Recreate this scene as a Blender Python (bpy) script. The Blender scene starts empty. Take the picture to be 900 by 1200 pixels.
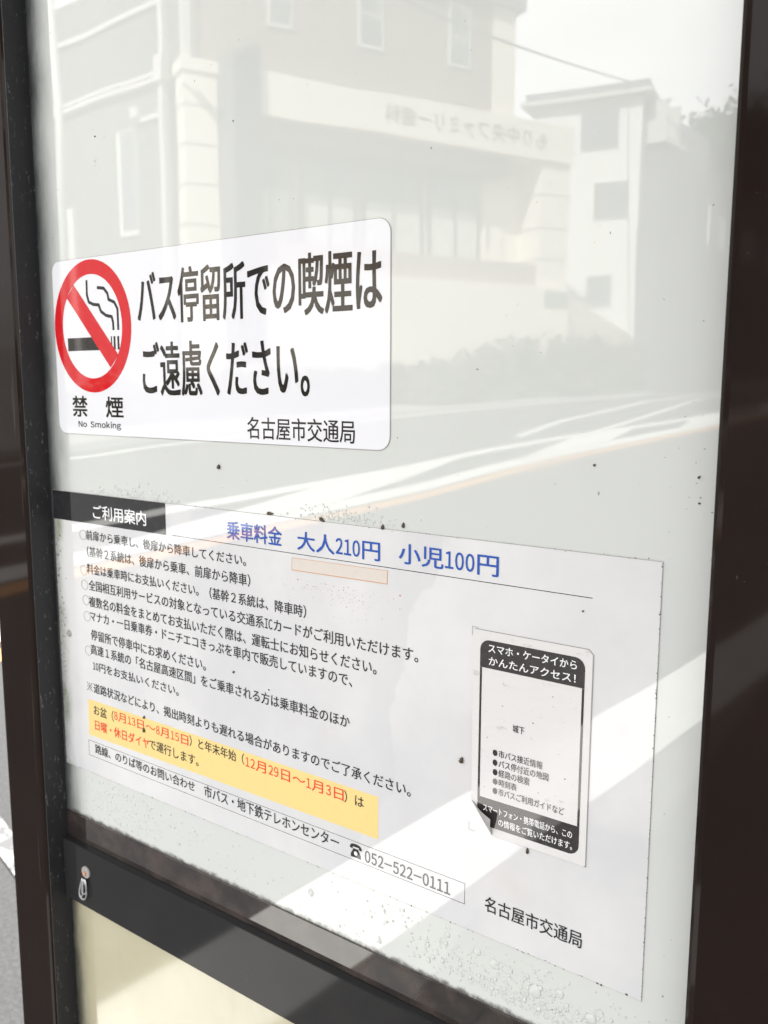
import bpy, bmesh, math, random
from mathutils import Vector, Matrix
R = math.radians
random.seed(7)
SC = bpy.context.scene
COL = SC.collection

# ---------------------------------------------------------------- camera, world, sun, exposure
CAM = Vector((0.0, -0.5, 1.4))
yaw, pit, rol = R(35.593), R(8.199), R(0.161)
fw = Vector((-math.sin(yaw)*math.cos(pit), math.cos(yaw)*math.cos(pit), -math.sin(pit)))
rt = Vector((math.cos(yaw), math.sin(yaw), 0)); up = rt.cross(fw)
r2 = math.cos(rol)*rt + math.sin(rol)*up; u2 = -math.sin(rol)*rt + math.cos(rol)*up
cam = bpy.data.cameras.new('camera'); camo = bpy.data.objects.new('camera', cam); COL.objects.link(camo)
camo.matrix_world = Matrix(((r2.x, u2.x, -fw.x, CAM.x), (r2.y, u2.y, -fw.y, CAM.y), (r2.z, u2.z, -fw.z, CAM.z), (0, 0, 0, 1)))
cam.sensor_fit = 'VERTICAL'; cam.sensor_height = 24.0; cam.sensor_width = 18.0
cam.lens = 24.0*1018.8/1200.0
cam.clip_start = 0.01; cam.clip_end = 2000
cam.dof.use_dof = True; cam.dof.focus_distance = 0.62; cam.dof.aperture_fstop = 8.0
SC.camera = camo

CLOUD = 5.0
SUN_EL, SUN_AZ = R(46), R(8)          # azimuth from +Y towards +X
w = bpy.data.worlds.new('World'); SC.world = w; w.use_nodes = True
nt = w.node_tree
sky = nt.nodes.new('ShaderNodeTexSky'); sky.sky_type = 'NISHITA'; sky.sun_disc = False
sky.sun_elevation = SUN_EL; sky.sun_rotation = SUN_AZ
sky.dust_density = 4.0; sky.air_density = 1.0; sky.ozone_density = 1.0
bg = nt.nodes['Background']; bg.inputs['Strength'].default_value = 0.15
# thin bright haze cloud drifting over the blue
tc = nt.nodes.new('ShaderNodeTexCoord'); mp = nt.nodes.new('ShaderNodeMapping'); mp.inputs['Scale'].default_value = (1, 1, 2.6)
cn = nt.nodes.new('ShaderNodeTexNoise'); cn.inputs['Scale'].default_value = 1.7; cn.inputs['Detail'].default_value = 6; cn.inputs['Roughness'].default_value = .55
mr = nt.nodes.new('ShaderNodeMapRange'); mr.inputs[1].default_value = .25; mr.inputs[2].default_value = .6; mr.inputs[3].default_value = .55; mr.inputs[4].default_value = 1.0
mx = nt.nodes.new('ShaderNodeMix'); mx.data_type = 'RGBA'; 
# the cloud is a bright bank low down on the side away from the sun (-Y), thinner elsewhere
sxyz = nt.nodes.new('ShaderNodeSeparateXYZ'); nt.links.new(tc.outputs['Generated'], sxyz.inputs[0])
by = nt.nodes.new('ShaderNodeMapRange'); by.interpolation_type = 'SMOOTHSTEP'; nt.links.new(sxyz.outputs[1], by.inputs[0])
for i_, v_ in enumerate((-.25, -.75, CLOUD, CLOUD*2.6)): by.inputs[i_+1].default_value = v_
cc = nt.nodes.new('ShaderNodeVectorMath'); cc.operation = 'SCALE'; cc.inputs[0].default_value = (1, .995, .985); nt.links.new(by.outputs[0], cc.inputs['Scale'])
nt.links.new(cc.outputs[0], mx.inputs[7])
nt.links.new(tc.outputs['Generated'], mp.inputs[0]); nt.links.new(mp.outputs[0], cn.inputs['Vector']); nt.links.new(cn.outputs['Fac'], mr.inputs[0])
nt.links.new(mr.outputs[0], mx.inputs[0]); nt.links.new(sky.outputs[0], mx.inputs[6]); nt.links.new(mx.outputs[2], bg.inputs[0])
sl = bpy.data.lights.new('sun', 'SUN'); sl.energy = 5.0; sl.angle = R(0.5); sl.color = (1.0, 0.975, 0.94)
slo = bpy.data.objects.new('sun', sl); COL.objects.link(slo)
sd = Vector((math.sin(SUN_AZ)*math.cos(SUN_EL), math.cos(SUN_AZ)*math.cos(SUN_EL), math.sin(SUN_EL)))
slo.rotation_euler = sd.to_track_quat('Z', 'Y').to_euler()
SC.view_settings.view_transform = 'Standard'; SC.view_settings.look = 'None'
SC.view_settings.gamma = 1.0; SC.view_settings.use_curve_mapping = False
SC.view_settings.exposure = 1.17
SC.render.engine = 'CYCLES'
SC.cycles.max_bounces = 8; SC.cycles.transparent_max_bounces = 12
SC.cycles.use_denoising = True

# ---------------------------------------------------------------- materials
class Mat:
    def __init__(s, name):
        s.m = bpy.data.materials.new(name); s.m.use_nodes = True
        s.t = s.m.node_tree; s.b = s.t.nodes['Principled BSDF']
        s.pos = None
    def n(s, typ, **kw):
        x = s.t.nodes.new('ShaderNode'+typ)
        for k, v in kw.items(): setattr(x, k, v)
        return x
    def l(s, a, b): s.t.links.new(a, b)
    def P(s):
        if s.pos is None: s.pos = s.n('NewGeometry').outputs['Position']
        return s.pos
    def noise(s, scale, detail=3, rough=.55, stretch=None, coord=None):
        x = s.n('TexNoise'); x.inputs['Scale'].default_value = scale
        x.inputs['Detail'].default_value = detail; x.inputs['Roughness'].default_value = rough
        c = coord or s.P()
        if stretch:
            v = s.n('VectorMath', operation='MULTIPLY'); s.l(c, v.inputs[0]); v.inputs[1].default_value = stretch; c = v.outputs[0]
        s.l(c, x.inputs['Vector']); return x.outputs['Fac']
    def ramp(s, f, a, b, va=0.0, vb=1.0):
        x = s.n('MapRange', interpolation_type='SMOOTHSTEP'); s.l(f, x.inputs[0])
        for i, v in enumerate((a, b, va, vb)): x.inputs[i+1].default_value = v
        return x.outputs[0]
    def mix(s, f, a, b):
        x = s.n('Mix', data_type='RGBA')
        if isinstance(f, (int, float)): x.inputs[0].default_value = f
        else: s.l(f, x.inputs[0])
        for i, c in ((6, a), (7, b)):
            if isinstance(c, tuple): x.inputs[i].default_value = (*c, 1)
            else: s.l(c, x.inputs[i])
        return x.outputs[2]
    def math(s, op, a, b=None):
        x = s.n('Math', operation=op)
        for i, c in enumerate((a, b)):
            if c is None: continue
            if isinstance(c, (int, float)): x.inputs[i].default_value = c
            else: s.l(c, x.inputs[i])
        return x.outputs[0]
    def base(s, c):
        if isinstance(c, tuple): s.b.inputs['Base Color'].default_value = (*c, 1)
        else: s.l(c, s.b.inputs['Base Color'])
    def set(s, **kw):
        for k, v in kw.items(): s.b.inputs[k.replace('_', ' ')].default_value = v
    def bump(s, f, strength=.5, dist=.002, normal=None, slot='Normal'):
        x = s.n('Bump'); x.inputs['Strength'].default_value = strength; x.inputs['Distance'].default_value = dist
        s.l(f, x.inputs['Height'])
        if normal: s.l(normal, x.inputs['Normal'])
        s.l(x.outputs[0], s.b.inputs[slot]); return x.outputs[0]

def wavy(M, coat=1.0, crough=0.0, amt=1.0, ior=1.5):
    """clear smooth skin with the slow ripples of an acrylic sheet"""
    M.set(Specular_IOR_Level=0.0, Coat_Weight=coat, Coat_Roughness=crough, Coat_IOR=ior)
    a = M.noise(3.1, 1.5, .5, (1.0, 1.0, 1.35))
    x = M.n('Bump'); x.inputs['Strength'].default_value = 1.0; x.inputs['Distance'].default_value = .0007*amt
    M.l(a, x.inputs['Height']); M.l(x.outputs[0], M.b.inputs['Coat Normal'])
    return x.outputs[0]

COATIOR = 1.8
def plain(name, col, rough=.6, var=.08, scale=6.0, metal=0.0, bump=0.0, bscale=60.0, bdist=.01):
    M = Mat(name); f = M.noise(scale, 4)
    M.base(M.mix(f, tuple(c*(1-var) for c in col), tuple(min(1, c*(1+var)) for c in col)))
    M.set(Roughness=rough, Metallic=metal)
    if bump: M.bump(M.noise(bscale, 4), bump, bdist)
    return M.m

def ink(name, col, coat=1.0):
    M = Mat(name); f = M.ramp(M.noise(160, 4, .65), .45, .75, 0, .22)
    M.base(M.mix(f, col, tuple(c*.7+.06 for c in col))); M.set(Roughness=.35); wavy(M, coat=coat, ior=COATIOR, crough=.02); return M.m

def m_panel():
    M = Mat('opal_acrylic')
    c = M.mix(M.ramp(M.noise(2.2, 5, .6), .3, .7), (.525, .54, .525), (.56, .575, .555))
    # faint water runs
    c = M.mix(M.ramp(M.noise(1.0, 4, .6, (60, 1, 2.5)), .52, .72, 0, .10), c, (.52, .53, .47))
    # small mould specks
    c = M.mix(M.ramp(M.noise(210, 2, .5), .735, .76, 0, .75), c, (.16, .15, .12))
    # black mould and painted recess shade, one dark gradient beside the left post
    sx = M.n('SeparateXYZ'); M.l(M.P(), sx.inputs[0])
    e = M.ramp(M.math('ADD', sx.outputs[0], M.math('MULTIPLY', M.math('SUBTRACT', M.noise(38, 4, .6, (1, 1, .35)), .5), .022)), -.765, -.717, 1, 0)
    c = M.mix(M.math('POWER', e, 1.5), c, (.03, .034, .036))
    # black dirt creeping up from the gasket
    z = M.ramp(M.math('ADD', sx.outputs[2], M.math('MULTIPLY', M.math('SUBTRACT', M.noise(120, 5, .7), .5), .012)), .9655, .9705, .9, 0)
    c = M.mix(z, c, (.06, .055, .05))
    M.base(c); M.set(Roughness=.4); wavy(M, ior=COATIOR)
    # wiped and hand-smeared patches blur the reflection a little
    M.l(M.ramp(M.noise(5.5, 5, .6, (1, 1, .6)), .42, .72, 0, .05), M.b.inputs['Coat Roughness']); return M.m

def m_paper():
    M = Mat('laminated_paper')
    c = M.mix(M.ramp(M.noise(5, 5, .6), .35, .65), (.545, .545, .56), (.635, .635, .635))
    # grey tide mark left by water under the film
    sx = M.n('SeparateXYZ'); M.l(M.P(), sx.inputs[0])
    f = M.math('ADD', M.math('ADD', sx.outputs[0], M.math('MULTIPLY', sx.outputs[2], -.28)), M.math('MULTIPLY', M.math('SUBTRACT', M.noise(7, 4, .6), .5), .12))
    tide = M.math('MULTIPLY', M.ramp(f, -.73, -.675), M.ramp(f, -.672, -.668, 1, 0))
    c = M.mix(M.math('MULTIPLY', tide, .45), c, (.51, .51, .53))
    # brownish bloom
    c = M.mix(M.ramp(M.noise(9, 3, .6), .58, .8, 0, .35), c, (.60, .52, .45))
    # green growth along the left edge
    g = M.math('MULTIPLY', M.ramp(sx.outputs[0], -.752, -.738, 1, 0), M.ramp(M.noise(22, 4, .6, (1, 1, .6)), .40, .62))
    c = M.mix(M.math('MULTIPLY', g, .8), c, (.20, .23, .09))
    e = M.ramp(M.math('ADD', sx.outputs[0], M.math('MULTIPLY', M.math('SUBTRACT', M.noise(30, 4, .6, (1, 1, .5)), .5), .02)), -.765, -.740, .75, 0)  # the board's dark mould-and-shade gradient carried onto the paper
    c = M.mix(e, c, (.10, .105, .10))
    M.base(c); M.set(Roughness=.45); wavy(M, ior=COATIOR, crough=.02); return M.m

def m_film():
    M = Mat('white_film')
    M.base(M.mix(M.noise(8, 4), (.655, .655, .685), (.70, .70, .73)))
    M.set(Roughness=.4); wavy(M, coat=.65, ior=COATIOR, crough=.03); return M.m

def m_worn():
    M = Mat('wrinkled_film')
    c = M.mix(M.ramp(M.noise(60, 5, .65, (1, 1, 1.8)), .62, .72, 0, .5), (.60, .59, .585), (.35, .34, .33))
    M.base(c); M.set(Roughness=.45)
    b = M.noise(45, 4, .6, (1, 1, 2.2))
    n = wavy(M, coat=.7, ior=1.55, crough=.12)
    M.bump(b, .5, .0012); return M.m

def m_post():
    M = Mat('dark_bronze_paint')
    c = M.mix(M.noise(14, 4), (.011, .0072, .006), (.018, .012, .0102))
    c = M.mix(M.ramp(M.noise(420, 2, .5), .76, .82, 0, .25), c, (.20, .19, .18))
    c = M.mix(M.ramp(M.noise(140, 3, .6, (1, 1, .035)), .66, .74, 0, .30), c, (.09, .085, .08))
    M.base(c); M.set(Roughness=.5)
    M.bump(M.noise(900, 2), .05, .0005)
    wavy(M, coat=.22, ior=1.5, crough=.05); return M.m

def m_dusty():
    M = Mat('dusty_black_rubber')
    f = M.ramp(M.noise(300, 4, .7, (1, 1, .35)), .60, .74, 0, .8)
    c = M.mix(f, (.012, .012, .014), (.20, .20, .21))
    M.base(c); M.set(Roughness=.6); M.bump(M.noise(500, 3), .4, .001); return M.m

def m_gasket():
    M = Mat('grimy_gasket')
    c = M.mix(M.ramp(M.noise(30, 5, .65), .4, .65), (.022, .018, .017), (.050, .038, .033))
    M.base(c); M.set(Roughness=.5); wavy(M, coat=1, ior=COATIOR, crough=.03); return M.m

def m_bar():
    M = Mat('black_bar_paint')
    c = M.mix(M.noise(18, 4), (.018, .018, .019), (.026, .025, .025))
    c = M.mix(M.ramp(M.noise(500, 2, .5, (.3, 1, 1)), .72, .8, 0, .4), c, (.16, .14, .12))
    M.base(c); M.set(Roughness=.45); M.bump(M.noise(260, 3, .6, (.35, 1, 1)), .25, .0004)
    wavy(M, coat=.4, ior=1.5, crough=.06); return M.m

def m_cream():
    M = Mat('cream_panel')
    c = M.mix(M.ramp(M.noise(4, 5, .6), .3, .7), (.40, .37, .255), (.465, .435, .315))
    c = M.mix(M.ramp(M.noise(260, 2, .5), .74, .78, 0, .6), c, (.25, .23, .18))
    c = M.mix(M.ramp(M.noise(7, 6, .7, (1, 1, .5)), .50, .75, 0, .35), c, (.30, .28, .20))
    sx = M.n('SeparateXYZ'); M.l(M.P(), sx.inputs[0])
    e = M.ramp(M.math('ADD', sx.outputs[0], M.math('MULTIPLY', M.math('SUBTRACT', M.noise(38, 4, .6, (1, 1, .35)), .5), .022)), -.765, -.728, 1, 0)  # same painted shade and mould beside the left post as on the board
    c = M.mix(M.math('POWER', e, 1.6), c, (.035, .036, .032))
    M.base(c); M.set(Roughness=.4); wavy(M, ior=COATIOR, crough=.09); return M.m

def m_water():
    M = Mat('water'); M.base((.53, .545, .525)); M.set(Roughness=.3, Specular_IOR_Level=0.0, Coat_Weight=1.0, Coat_Roughness=0.0, Coat_IOR=1.5); return M.m

def m_paint_line(name, col, a=.60, b=.70, k=.55, sc=9):
    M = Mat(name); f = M.ramp(M.noise(sc, 6, .7), a, b, 0, k)
    M.base(M.mix(f, col, (.13, .13, .13))); M.set(Roughness=.6); return M.m

def m_asphalt():
    M = Mat('asphalt'); a = M.noise(.35, 4); b = M.noise(70, 3, .7)
    c = M.mix(a, (.045, .0455, .047), (.064, .064, .065)); c = M.mix(M.ramp(b, .3, .75, 0, .55), c, (.115, .112, .11))
    M.base(c); M.set(Roughness=.85); M.bump(b, .6, .006); return M.m

def m_paving():
    M = Mat('paving'); br = M.n('TexBrick'); br.inputs['Scale'].default_value = 3.3; br.inputs['Mortar Size'].default_value = .012
    br.inputs['Color1'].default_value = (.125, .122, .118, 1); br.inputs['Color2'].default_value = (.16, .157, .15, 1); br.inputs['Mortar'].default_value = (.08, .08, .077, 1)
    M.l(M.P(), br.inputs['Vector'])
    M.base(M.mix(M.ramp(M.noise(50, 4, .7), .4, .7, 0, .3), br.outputs[0], (.13, .13, .125))); M.set(Roughness=.85); return M.m

def m_window():
    M = Mat('curtained_glass')
    c = M.mix(M.ramp(M.noise(.9, 4, .6), .4, .6), (.10, .115, .11), (.20, .215, .20))
    M.base(c); M.set(Roughness=.25, Coat_Weight=1.0, Coat_Roughness=.0); return M.m

def m_leaf(name, a, b):
    M = Mat(name); oi = M.noise(2.2, 2); M.base(M.mix(M.ramp(oi, .3, .7), a, b)); M.set(Roughness=.6); return M.m

MT = dict(panel=m_panel(), paper=m_paper(), film=m_film(), worn=m_worn(), post=m_post(), dusty=m_dusty(), gasket=m_gasket(), bar=m_bar(),
    cream=m_cream(), water=m_water(), asphalt=m_asphalt(), paving=m_paving(),
    white_line=m_paint_line('white_road_paint', (.80, .80, .78)), orange_line=m_paint_line('orange_road_paint', (.66, .33, .12)),
    worn_line=m_paint_line('worn_road_paint', (.45, .45, .44), .38, .56, .95, 16),
    black=ink('black_ink', (.018, .018, .020)), softblack=ink('grey_black_ink', (.03, .027, .026)), blue=ink('blue_ink', (.010, .070, .36)), red=ink('red_ink', (.72, .045, .02)),
    signred=ink('sign_red_ink', (.53, .012, .018), .6), signblack=ink('sign_black_ink', (.022, .019, .018), .55), white=ink('white_ink', (.78, .78, .79)), yellow=ink('yellow_ink', (.74, .56, .22)),
    grey=ink('contact_shadow_grey', (.30, .29, .28)), under=plain('film_back', (.33, .32, .31), .6),
    residue=ink('tape_residue', (.60, .545, .495)), residue_edge=ink('tape_edge', (.55, .32, .20)), rust=ink('rust_spot', (.50, .27, .15)),
    edge_grime_shade=plain('edge_grime_shade', (.26, .255, .23), .8, .6, 40), grime=plain('black_mould', (.06, .058, .045), .8), moss=plain('green_moss', (.13, .15, .04), .9), bug=plain('dead_bug', (.05, .035, .022), .6),
    steel=plain('dull_steel', (.42, .42, .43), .35, metal=.8), washer=plain('faded_washer', (.30, .28, .27), .5),
    kerb=plain('kerb_concrete', (.72, .71, .68), .8, .10, 5), ground=plain('dry_ground', (.20, .19, .16), .9),
    taupe=plain('taupe_tile', (.28, .235, .20), .7, .06, 3), creamwall=plain('cream_render', (.86, .81, .70), .7, .04, 2), greywing=plain('grey_render', (.15, .15, .145), .7, .05, 2),
    palewing=plain('pale_grey_render', (.175, .175, .17), .7, .05, 2), trim=plain('white_trim', (.62, .61, .59), .5), joint=plain('joint', (.42, .40, .36), .8), shadegrey=plain('slate_cladding', (.03, .03, .035), .6),
    slab_side=plain('slab_side', (.14, .14, .145), .6), window=m_window(), curtain=plain('curtain_posters', (.60, .64, .58), .7, .45, 3.0), dark_window=plain('dark_glass', (.20, .21, .22), .1),
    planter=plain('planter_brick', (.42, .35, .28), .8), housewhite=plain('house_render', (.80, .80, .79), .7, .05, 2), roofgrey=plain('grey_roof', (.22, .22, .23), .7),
    house_shade_grey=plain('house_side_shade', (.22, .225, .23), .7), darkhouse=plain('dark_house', (.11, .113, .118), .7), sign_ink=plain('brown_letters', (.16, .13, .11), .6),
    pole=plain('pale_pole', (.68, .68, .67), .6), concrete=plain('concrete', (.36, .36, .35), .8), wire=plain('wire', (.04, .04, .04), .5), bark=plain('bark', (.11, .085, .06), .9),
    leaf=m_leaf('hedge_leaf', (.13, .145, .10), (.20, .205, .15)), leaf2=m_leaf('tree_leaf', (.04, .06, .03), (.08, .10, .05)), grille=plain('grille', (.24, .25, .24), .6))

# ---------------------------------------------------------------- helpers
def tag(o, label=None, cat=None, group=None, kind=None):
    for k, v in (('label', label), ('category', cat), ('group', group), ('kind', kind)):
        if v: o[k] = v
    return o
def link(name, me, m, parent=None, smooth=False):
    if m is not None: me.materials.append(MT[m] if isinstance(m, str) else m)
    if smooth:
        for p in me.polygons: p.use_smooth = True
    o = bpy.data.objects.new(name, me); COL.objects.link(o)
    if parent: o.parent = parent
    return o
def empty(name, label, cat, group=None):
    o = bpy.data.objects.new(name, None); COL.objects.link(o); o.empty_display_size = .1
    return tag(o, label, cat, group)
class MB:
    def __init__(s): s.v = []; s.f = []
    def add(s, vs, fs):
        b = len(s.v); s.v += [tuple(v) for v in vs]; s.f += [tuple(i+b for i in f) for f in fs]
    def hexa(s, c):
        s.add(c, [(0, 3, 2, 1), (4, 5, 6, 7), (0, 1, 5, 4), (1, 2, 6, 5), (2, 3, 7, 6), (3, 0, 4, 7)])
    def box(s, x0, x1, y0, y1, z0, z1):
        s.hexa([(x0, y0, z0), (x1, y0, z0), (x1, y1, z0), (x0, y1, z0), (x0, y0, z1), (x1, y0, z1), (x1, y1, z1), (x0, y1, z1)])
    def tube(s, pts, r, n=8, caps=True):
        pts = [Vector(p) for p in pts]; rings = []
        rr = r if isinstance(r, (list, tuple)) else [r]*len(pts)
        a = None
        for i, p in enumerate(pts):
            t = (pts[min(i+1, len(pts)-1)]-pts[max(i-1, 0)]).normalized()
            a = (t.orthogonal() if a is None else (a-t*a.dot(t))).normalized(); b = t.cross(a)
            rings.append([p+(a*math.cos(2*math.pi*k/n)+b*math.sin(2*math.pi*k/n))*rr[i] for k in range(n)])
        vs = [v for ring in rings for v in ring]; fs = []
        for i in range(len(pts)-1):
            for k in range(n): fs.append((i*n+k, i*n+(k+1) % n, (i+1)*n+(k+1) % n, (i+1)*n+k))
        if caps: fs += [tuple(range(n-1, -1, -1)), tuple((len(pts)-1)*n+k for k in range(n))]
        s.add(vs, fs)
    def build(s, name, m, parent=None, bevel=0, smooth=False, seg=2, recalc=True):
        me = bpy.data.meshes.new(name); me.from_pydata(s.v, [], s.f)
        bm = bmesh.new(); bm.from_mesh(me)
        if bevel: bmesh.ops.bevel(bm, geom=bm.edges[:], offset=bevel, segments=seg, affect='EDGES', profile=.5)
        if recalc: bmesh.ops.recalc_face_normals(bm, faces=bm.faces[:])
        bm.to_mesh(me); bm.free()
        return link(name, me, m, parent, smooth)
def sheet(pts, y, th):
    """a flat piece lying on the panel: outline in (x, z), front face at y-th"""
    n = len(pts); mb = MB()
    vs = [(p[0], y-th, p[1]) for p in pts]+[(p[0], y, p[1]) for p in pts]
    fs = [tuple(range(n)), tuple(range(2*n-1, n-1, -1))]+[(i, i+n, (i+1) % n+n, (i+1) % n) for i in range(n)]
    mb.add(vs, fs); return mb
def rrect(x0, x1, z0, z1, r, n=6):
    o = []
    for cx, cz, a in ((x1-r, z1-r, 0), (x0+r, z1-r, 90), (x0+r, z0+r, 180), (x1-r, z0+r, 270)):
        for k in range(n+1):
            t = R(a+90*k/n); o.append((cx+r*math.cos(t), cz+r*math.sin(t)))
    return o
def ringmesh(outer, inner, y, th):
    n = len(outer); mb = MB()
    vs = [(p[0], y-th, p[1]) for p in outer]+[(p[0], y-th, p[1]) for p in inner]+[(p[0], y, p[1]) for p in outer]+[(p[0], y, p[1]) for p in inner]
    fs = []
    for i in range(n):
        j = (i+1) % n; fs += [(i, j, n+j, n+i), (i, 2*n+i, 2*n+j, j), (n+i, n+j, 3*n+j, 3*n+i)]
    mb.add(vs, fs); return mb
def stroke(pts, wd, y, th):
    pts = [Vector(p) for p in pts]; L = []; Rr = []
    for i, p in enumerate(pts):
        d1 = (p-pts[i-1]).normalized() if i else (pts[1]-p).normalized()
        d2 = (pts[i+1]-p).normalized() if i < len(pts)-1 else d1
        n = Vector((-(d1+d2).y, (d1+d2).x)).normalized(); k = wd/2/max(.5, n.dot(Vector((-d1.y, d1.x))))
        L.append(p+n*k); Rr.append(p-n*k)
    mb = MB()
    for i in range(len(pts)-1):
        q = [L[i], L[i+1], Rr[i+1], Rr[i]]
        mb.add([(a[0], y-th, a[1]) for a in q]+[(a[0], y, a[1]) for a in q], [(0, 1, 2, 3), (7, 6, 5, 4), (0, 4, 5, 1), (2, 6, 7, 3)])
    return mb

# lettering: Blender's own built-in typeface, turned into flat ink
def glyph_mesh(body, off=0.0, size=1.0):
    c = bpy.data.curves.new('lettering', 'FONT'); c.body = body; c.size = size; c.resolution_u = 3; c.offset = off; c.fill_mode = 'FRONT'
    o = bpy.data.objects.new('lettering_tmp', c); COL.objects.link(o)
    bpy.context.view_layer.update()
    me = bpy.data.meshes.new_from_object(o.evaluated_get(bpy.context.evaluated_depsgraph_get()))
    bpy.data.objects.remove(o); bpy.data.curves.remove(c)
    return me
def bbox(me):
    xs = [v.co.x for v in me.vertices]; ys = [v.co.y for v in me.vertices]
    return min(xs), max(xs), min(ys), max(ys)
_k = glyph_mesh('停'); KB = bbox(_k); bpy.data.meshes.remove(_k)
KH = KB[3]-KB[2]; KC = (KB[3]+KB[2])/2
NARROW = set('0123456789ABCDEFGHIJKLMNOPQRSTUVWXYZabcdefghijklmnopqrstuvwxyz-')
def compose(body, q=.62):
    """one flat mesh of glyphs, each set on its own width"""
    vs = []; fs = []; x = 0.0
    for ch in body:
        if ch == ' ': x += .28; continue
        if ch == '　': x += 1.0; continue
        nar = ch in NARROW
        me = glyph_mesh(chr(ord(ch)+0xFEE0) if nar else ch); b = len(vs)
        if not me.vertices: x += .5; continue
        x0, x1, y0, y1 = bbox(me)
        k = q if nar else 1.0; ox = x+(.045 if nar else x0)
        for v in me.vertices: vs.append((ox+(v.co.x-x0)*k, v.co.y))
        for p in me.polygons: fs.append(tuple(i+b for i in p.vertices))
        x += (x1-x0)*k+.09 if nar else (1.0 if ord(ch) > 0x2000 else x1+.08)
        bpy.data.meshes.remove(me)
    return vs, fs
def lettering(body, u0, u1, v, h, mode, m, bold, y, parent):
    vs, fs = compose(body)
    xs = [a for a, _ in vs]; ys = [a for _, a in vs]; x0, x1, y0, y1 = min(xs), max(xs), min(ys), max(ys)
    sx = (u1-u0)/(x1-x0)
    if mode == 'b': s = h/(y1-y0); yc = (y0+y1)/2
    else: s = h/KH; yc = KC
    mb = MB(); bold = max(bold, .009); d = bold*s
    # a bolder cut: the same strokes laid side by side
    sh = [(0, 0)] if bold <= 0 else [(-d, -d*.7), (d, -d*.7), (-d, d*.7), (d, d*.7)]
    for k, (dx, dz) in enumerate(sh):
        mb.add([(u0+(a-x0)*sx+dx, y-2e-5*k, v+(c-yc)*s+dz) for a, c in vs], fs)
    return mb.build('lettering', m, parent, recalc=False)

def at_base(o, loc):
    o.location = loc
    return o
def fix_children():
    """children keep their world place although their Empty stands at the thing's base"""
    for o in COL.objects:
        if o.parent and o.parent.type == 'EMPTY': o.matrix_parent_inverse = Matrix.Translation(-Vector(o.parent.location))

# ================================================================ SETTING (y < 0 rises gently away from the sign)
SL = .03
def gz(y): return SL*(-y) if y < 0 else 0.0
ROAD = -0.10
kerb_in = [(-1.0, 60), (-1.05, 4), (-1.1, 1.2), (-1.2, .5), (-1.30, 0), (-1.21, -.6), (-1.13, -1.12), (-1.04, -1.8), (-.955, -2.4), (-.87, -3.05), (-.72, -4.2), (-.5, -6.5), (-.45, -9), (-.45, -300)]
def kx(y):
    for (xa, ya), (xb, yb) in zip(kerb_in, kerb_in[1:]):
        if yb <= y <= ya: return xa+(xb-xa)*(y-ya)/(yb-ya)
    return kerb_in[-1][0]
def kw_(y): return .36
YS = [300, 60, 20, 8, 4, 2.5, 1.2, .5, 0, -.6, -1.12, -1.8, -2.4, -3.05, -4.2, -6.5, -9, -14, -20, -30, -45, -70, -110, -170, -300]
def kxx(y): return kx(min(60, y))
def strip(name, m, xa, xb, dz, ys=YS, sub=1):
    mb = MB(); vs = []
    for y in ys: vs += [(xa(y), y, gz(y)+dz), (xb(y), y, gz(y)+dz)]
    mb.add(vs, [(2*i, 2*i+1, 2*i+3, 2*i+2) for i in range(len(ys)-1)])
    o = mb.build(name, m, recalc=False)
    for p in o.data.polygons: p.flip() if p.normal.z < 0 else None
    return tag(o, kind='structure')
strip('ground', 'ground', lambda y: -700, lambda y: 700, -.25)
strip('road', 'asphalt', lambda y: -14.3, lambda y: kxx(y)-.3, ROAD)
strip('pavement', 'paving', lambda y: kxx(y)-.02, lambda y: 9.0, 0.0)
mb = MB(); vs = []
for y in YS:
    k = kxx(y); z = gz(y); vs += [(k-.37, y, z-.16), (k-.36, y, z-.012), (k-.345, y, z+.002), (k-.006, y, z+.004), (k, y, z-.2)]
mb.add(vs, [(5*i+j, 5*i+j+1, 5*i+j+6, 5*i+j+5) for i in range(len(YS)-1) for j in range(4)])
tag(mb.build('kerb', 'kerb'), kind='structure')
# far pavement and the slope in front of the building
mb = MB(); vs = []
for y in YS:
    z = gz(y); vs += [(-14.25, y, z-.16), (-14.3, y, z+.04), (-16.4, y, z+.06), (-17.0, y, z+.25), (-21, y, z+1.0), (-60, y, z+3)]
mb.add(vs, [(6*i+j, 6*i+j+1, 6*i+j+7, 6*i+j+6) for i in range(len(YS)-1) for j in range(5)])
tag(mb.build('far_pavement', 'concrete'), kind='structure')
# painted lines
def polyline_strip(pts, wd, m, dz=.004):
    mb = MB(); vs = []
    for i, (x, y) in enumerate(pts):
        wv = wd(y) if callable(wd) else wd
        vs += [(x-wv/2, y, gz(y)+ROAD+dz), (x+wv/2, y, gz(y)+ROAD+dz)]
    mb.add(vs, [(2*i, 2*i+1, 2*i+3, 2*i+2) for i in range(len(pts)-1)])
    o = mb.build('road_marking', m, recalc=False); return tag(o, kind='structure')
def dense(pts):
    o = []
    for (xa, ya), (xb, yb) in zip(pts, pts[1:]):
        n = max(1, int(abs(yb-ya)/2.0)) if abs(yb) < 120 else 1
        if ya*yb < 0: n = max(n, 2)
        o += [(xa+(xb-xa)*k/n, ya+(yb-ya)*k/n) for k in range(n)]
    return o+[pts[-1]]
polyline_strip(dense([(-4.3, 40), (-4.45, 2.2), (-5.25, 0), (-5.62, -3.2), (-5.56, -7), (-5.6, -22), (-5.7, -90)]), .26, 'orange_line')
polyline_strip(dense([(-4.75, 40), (-4.95, 2.2), (-5.72, 0), (-6.05, -3.2), (-5.98, -7), (-6.0, -22), (-6.1, -90)]), .42, 'white_line')
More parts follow.
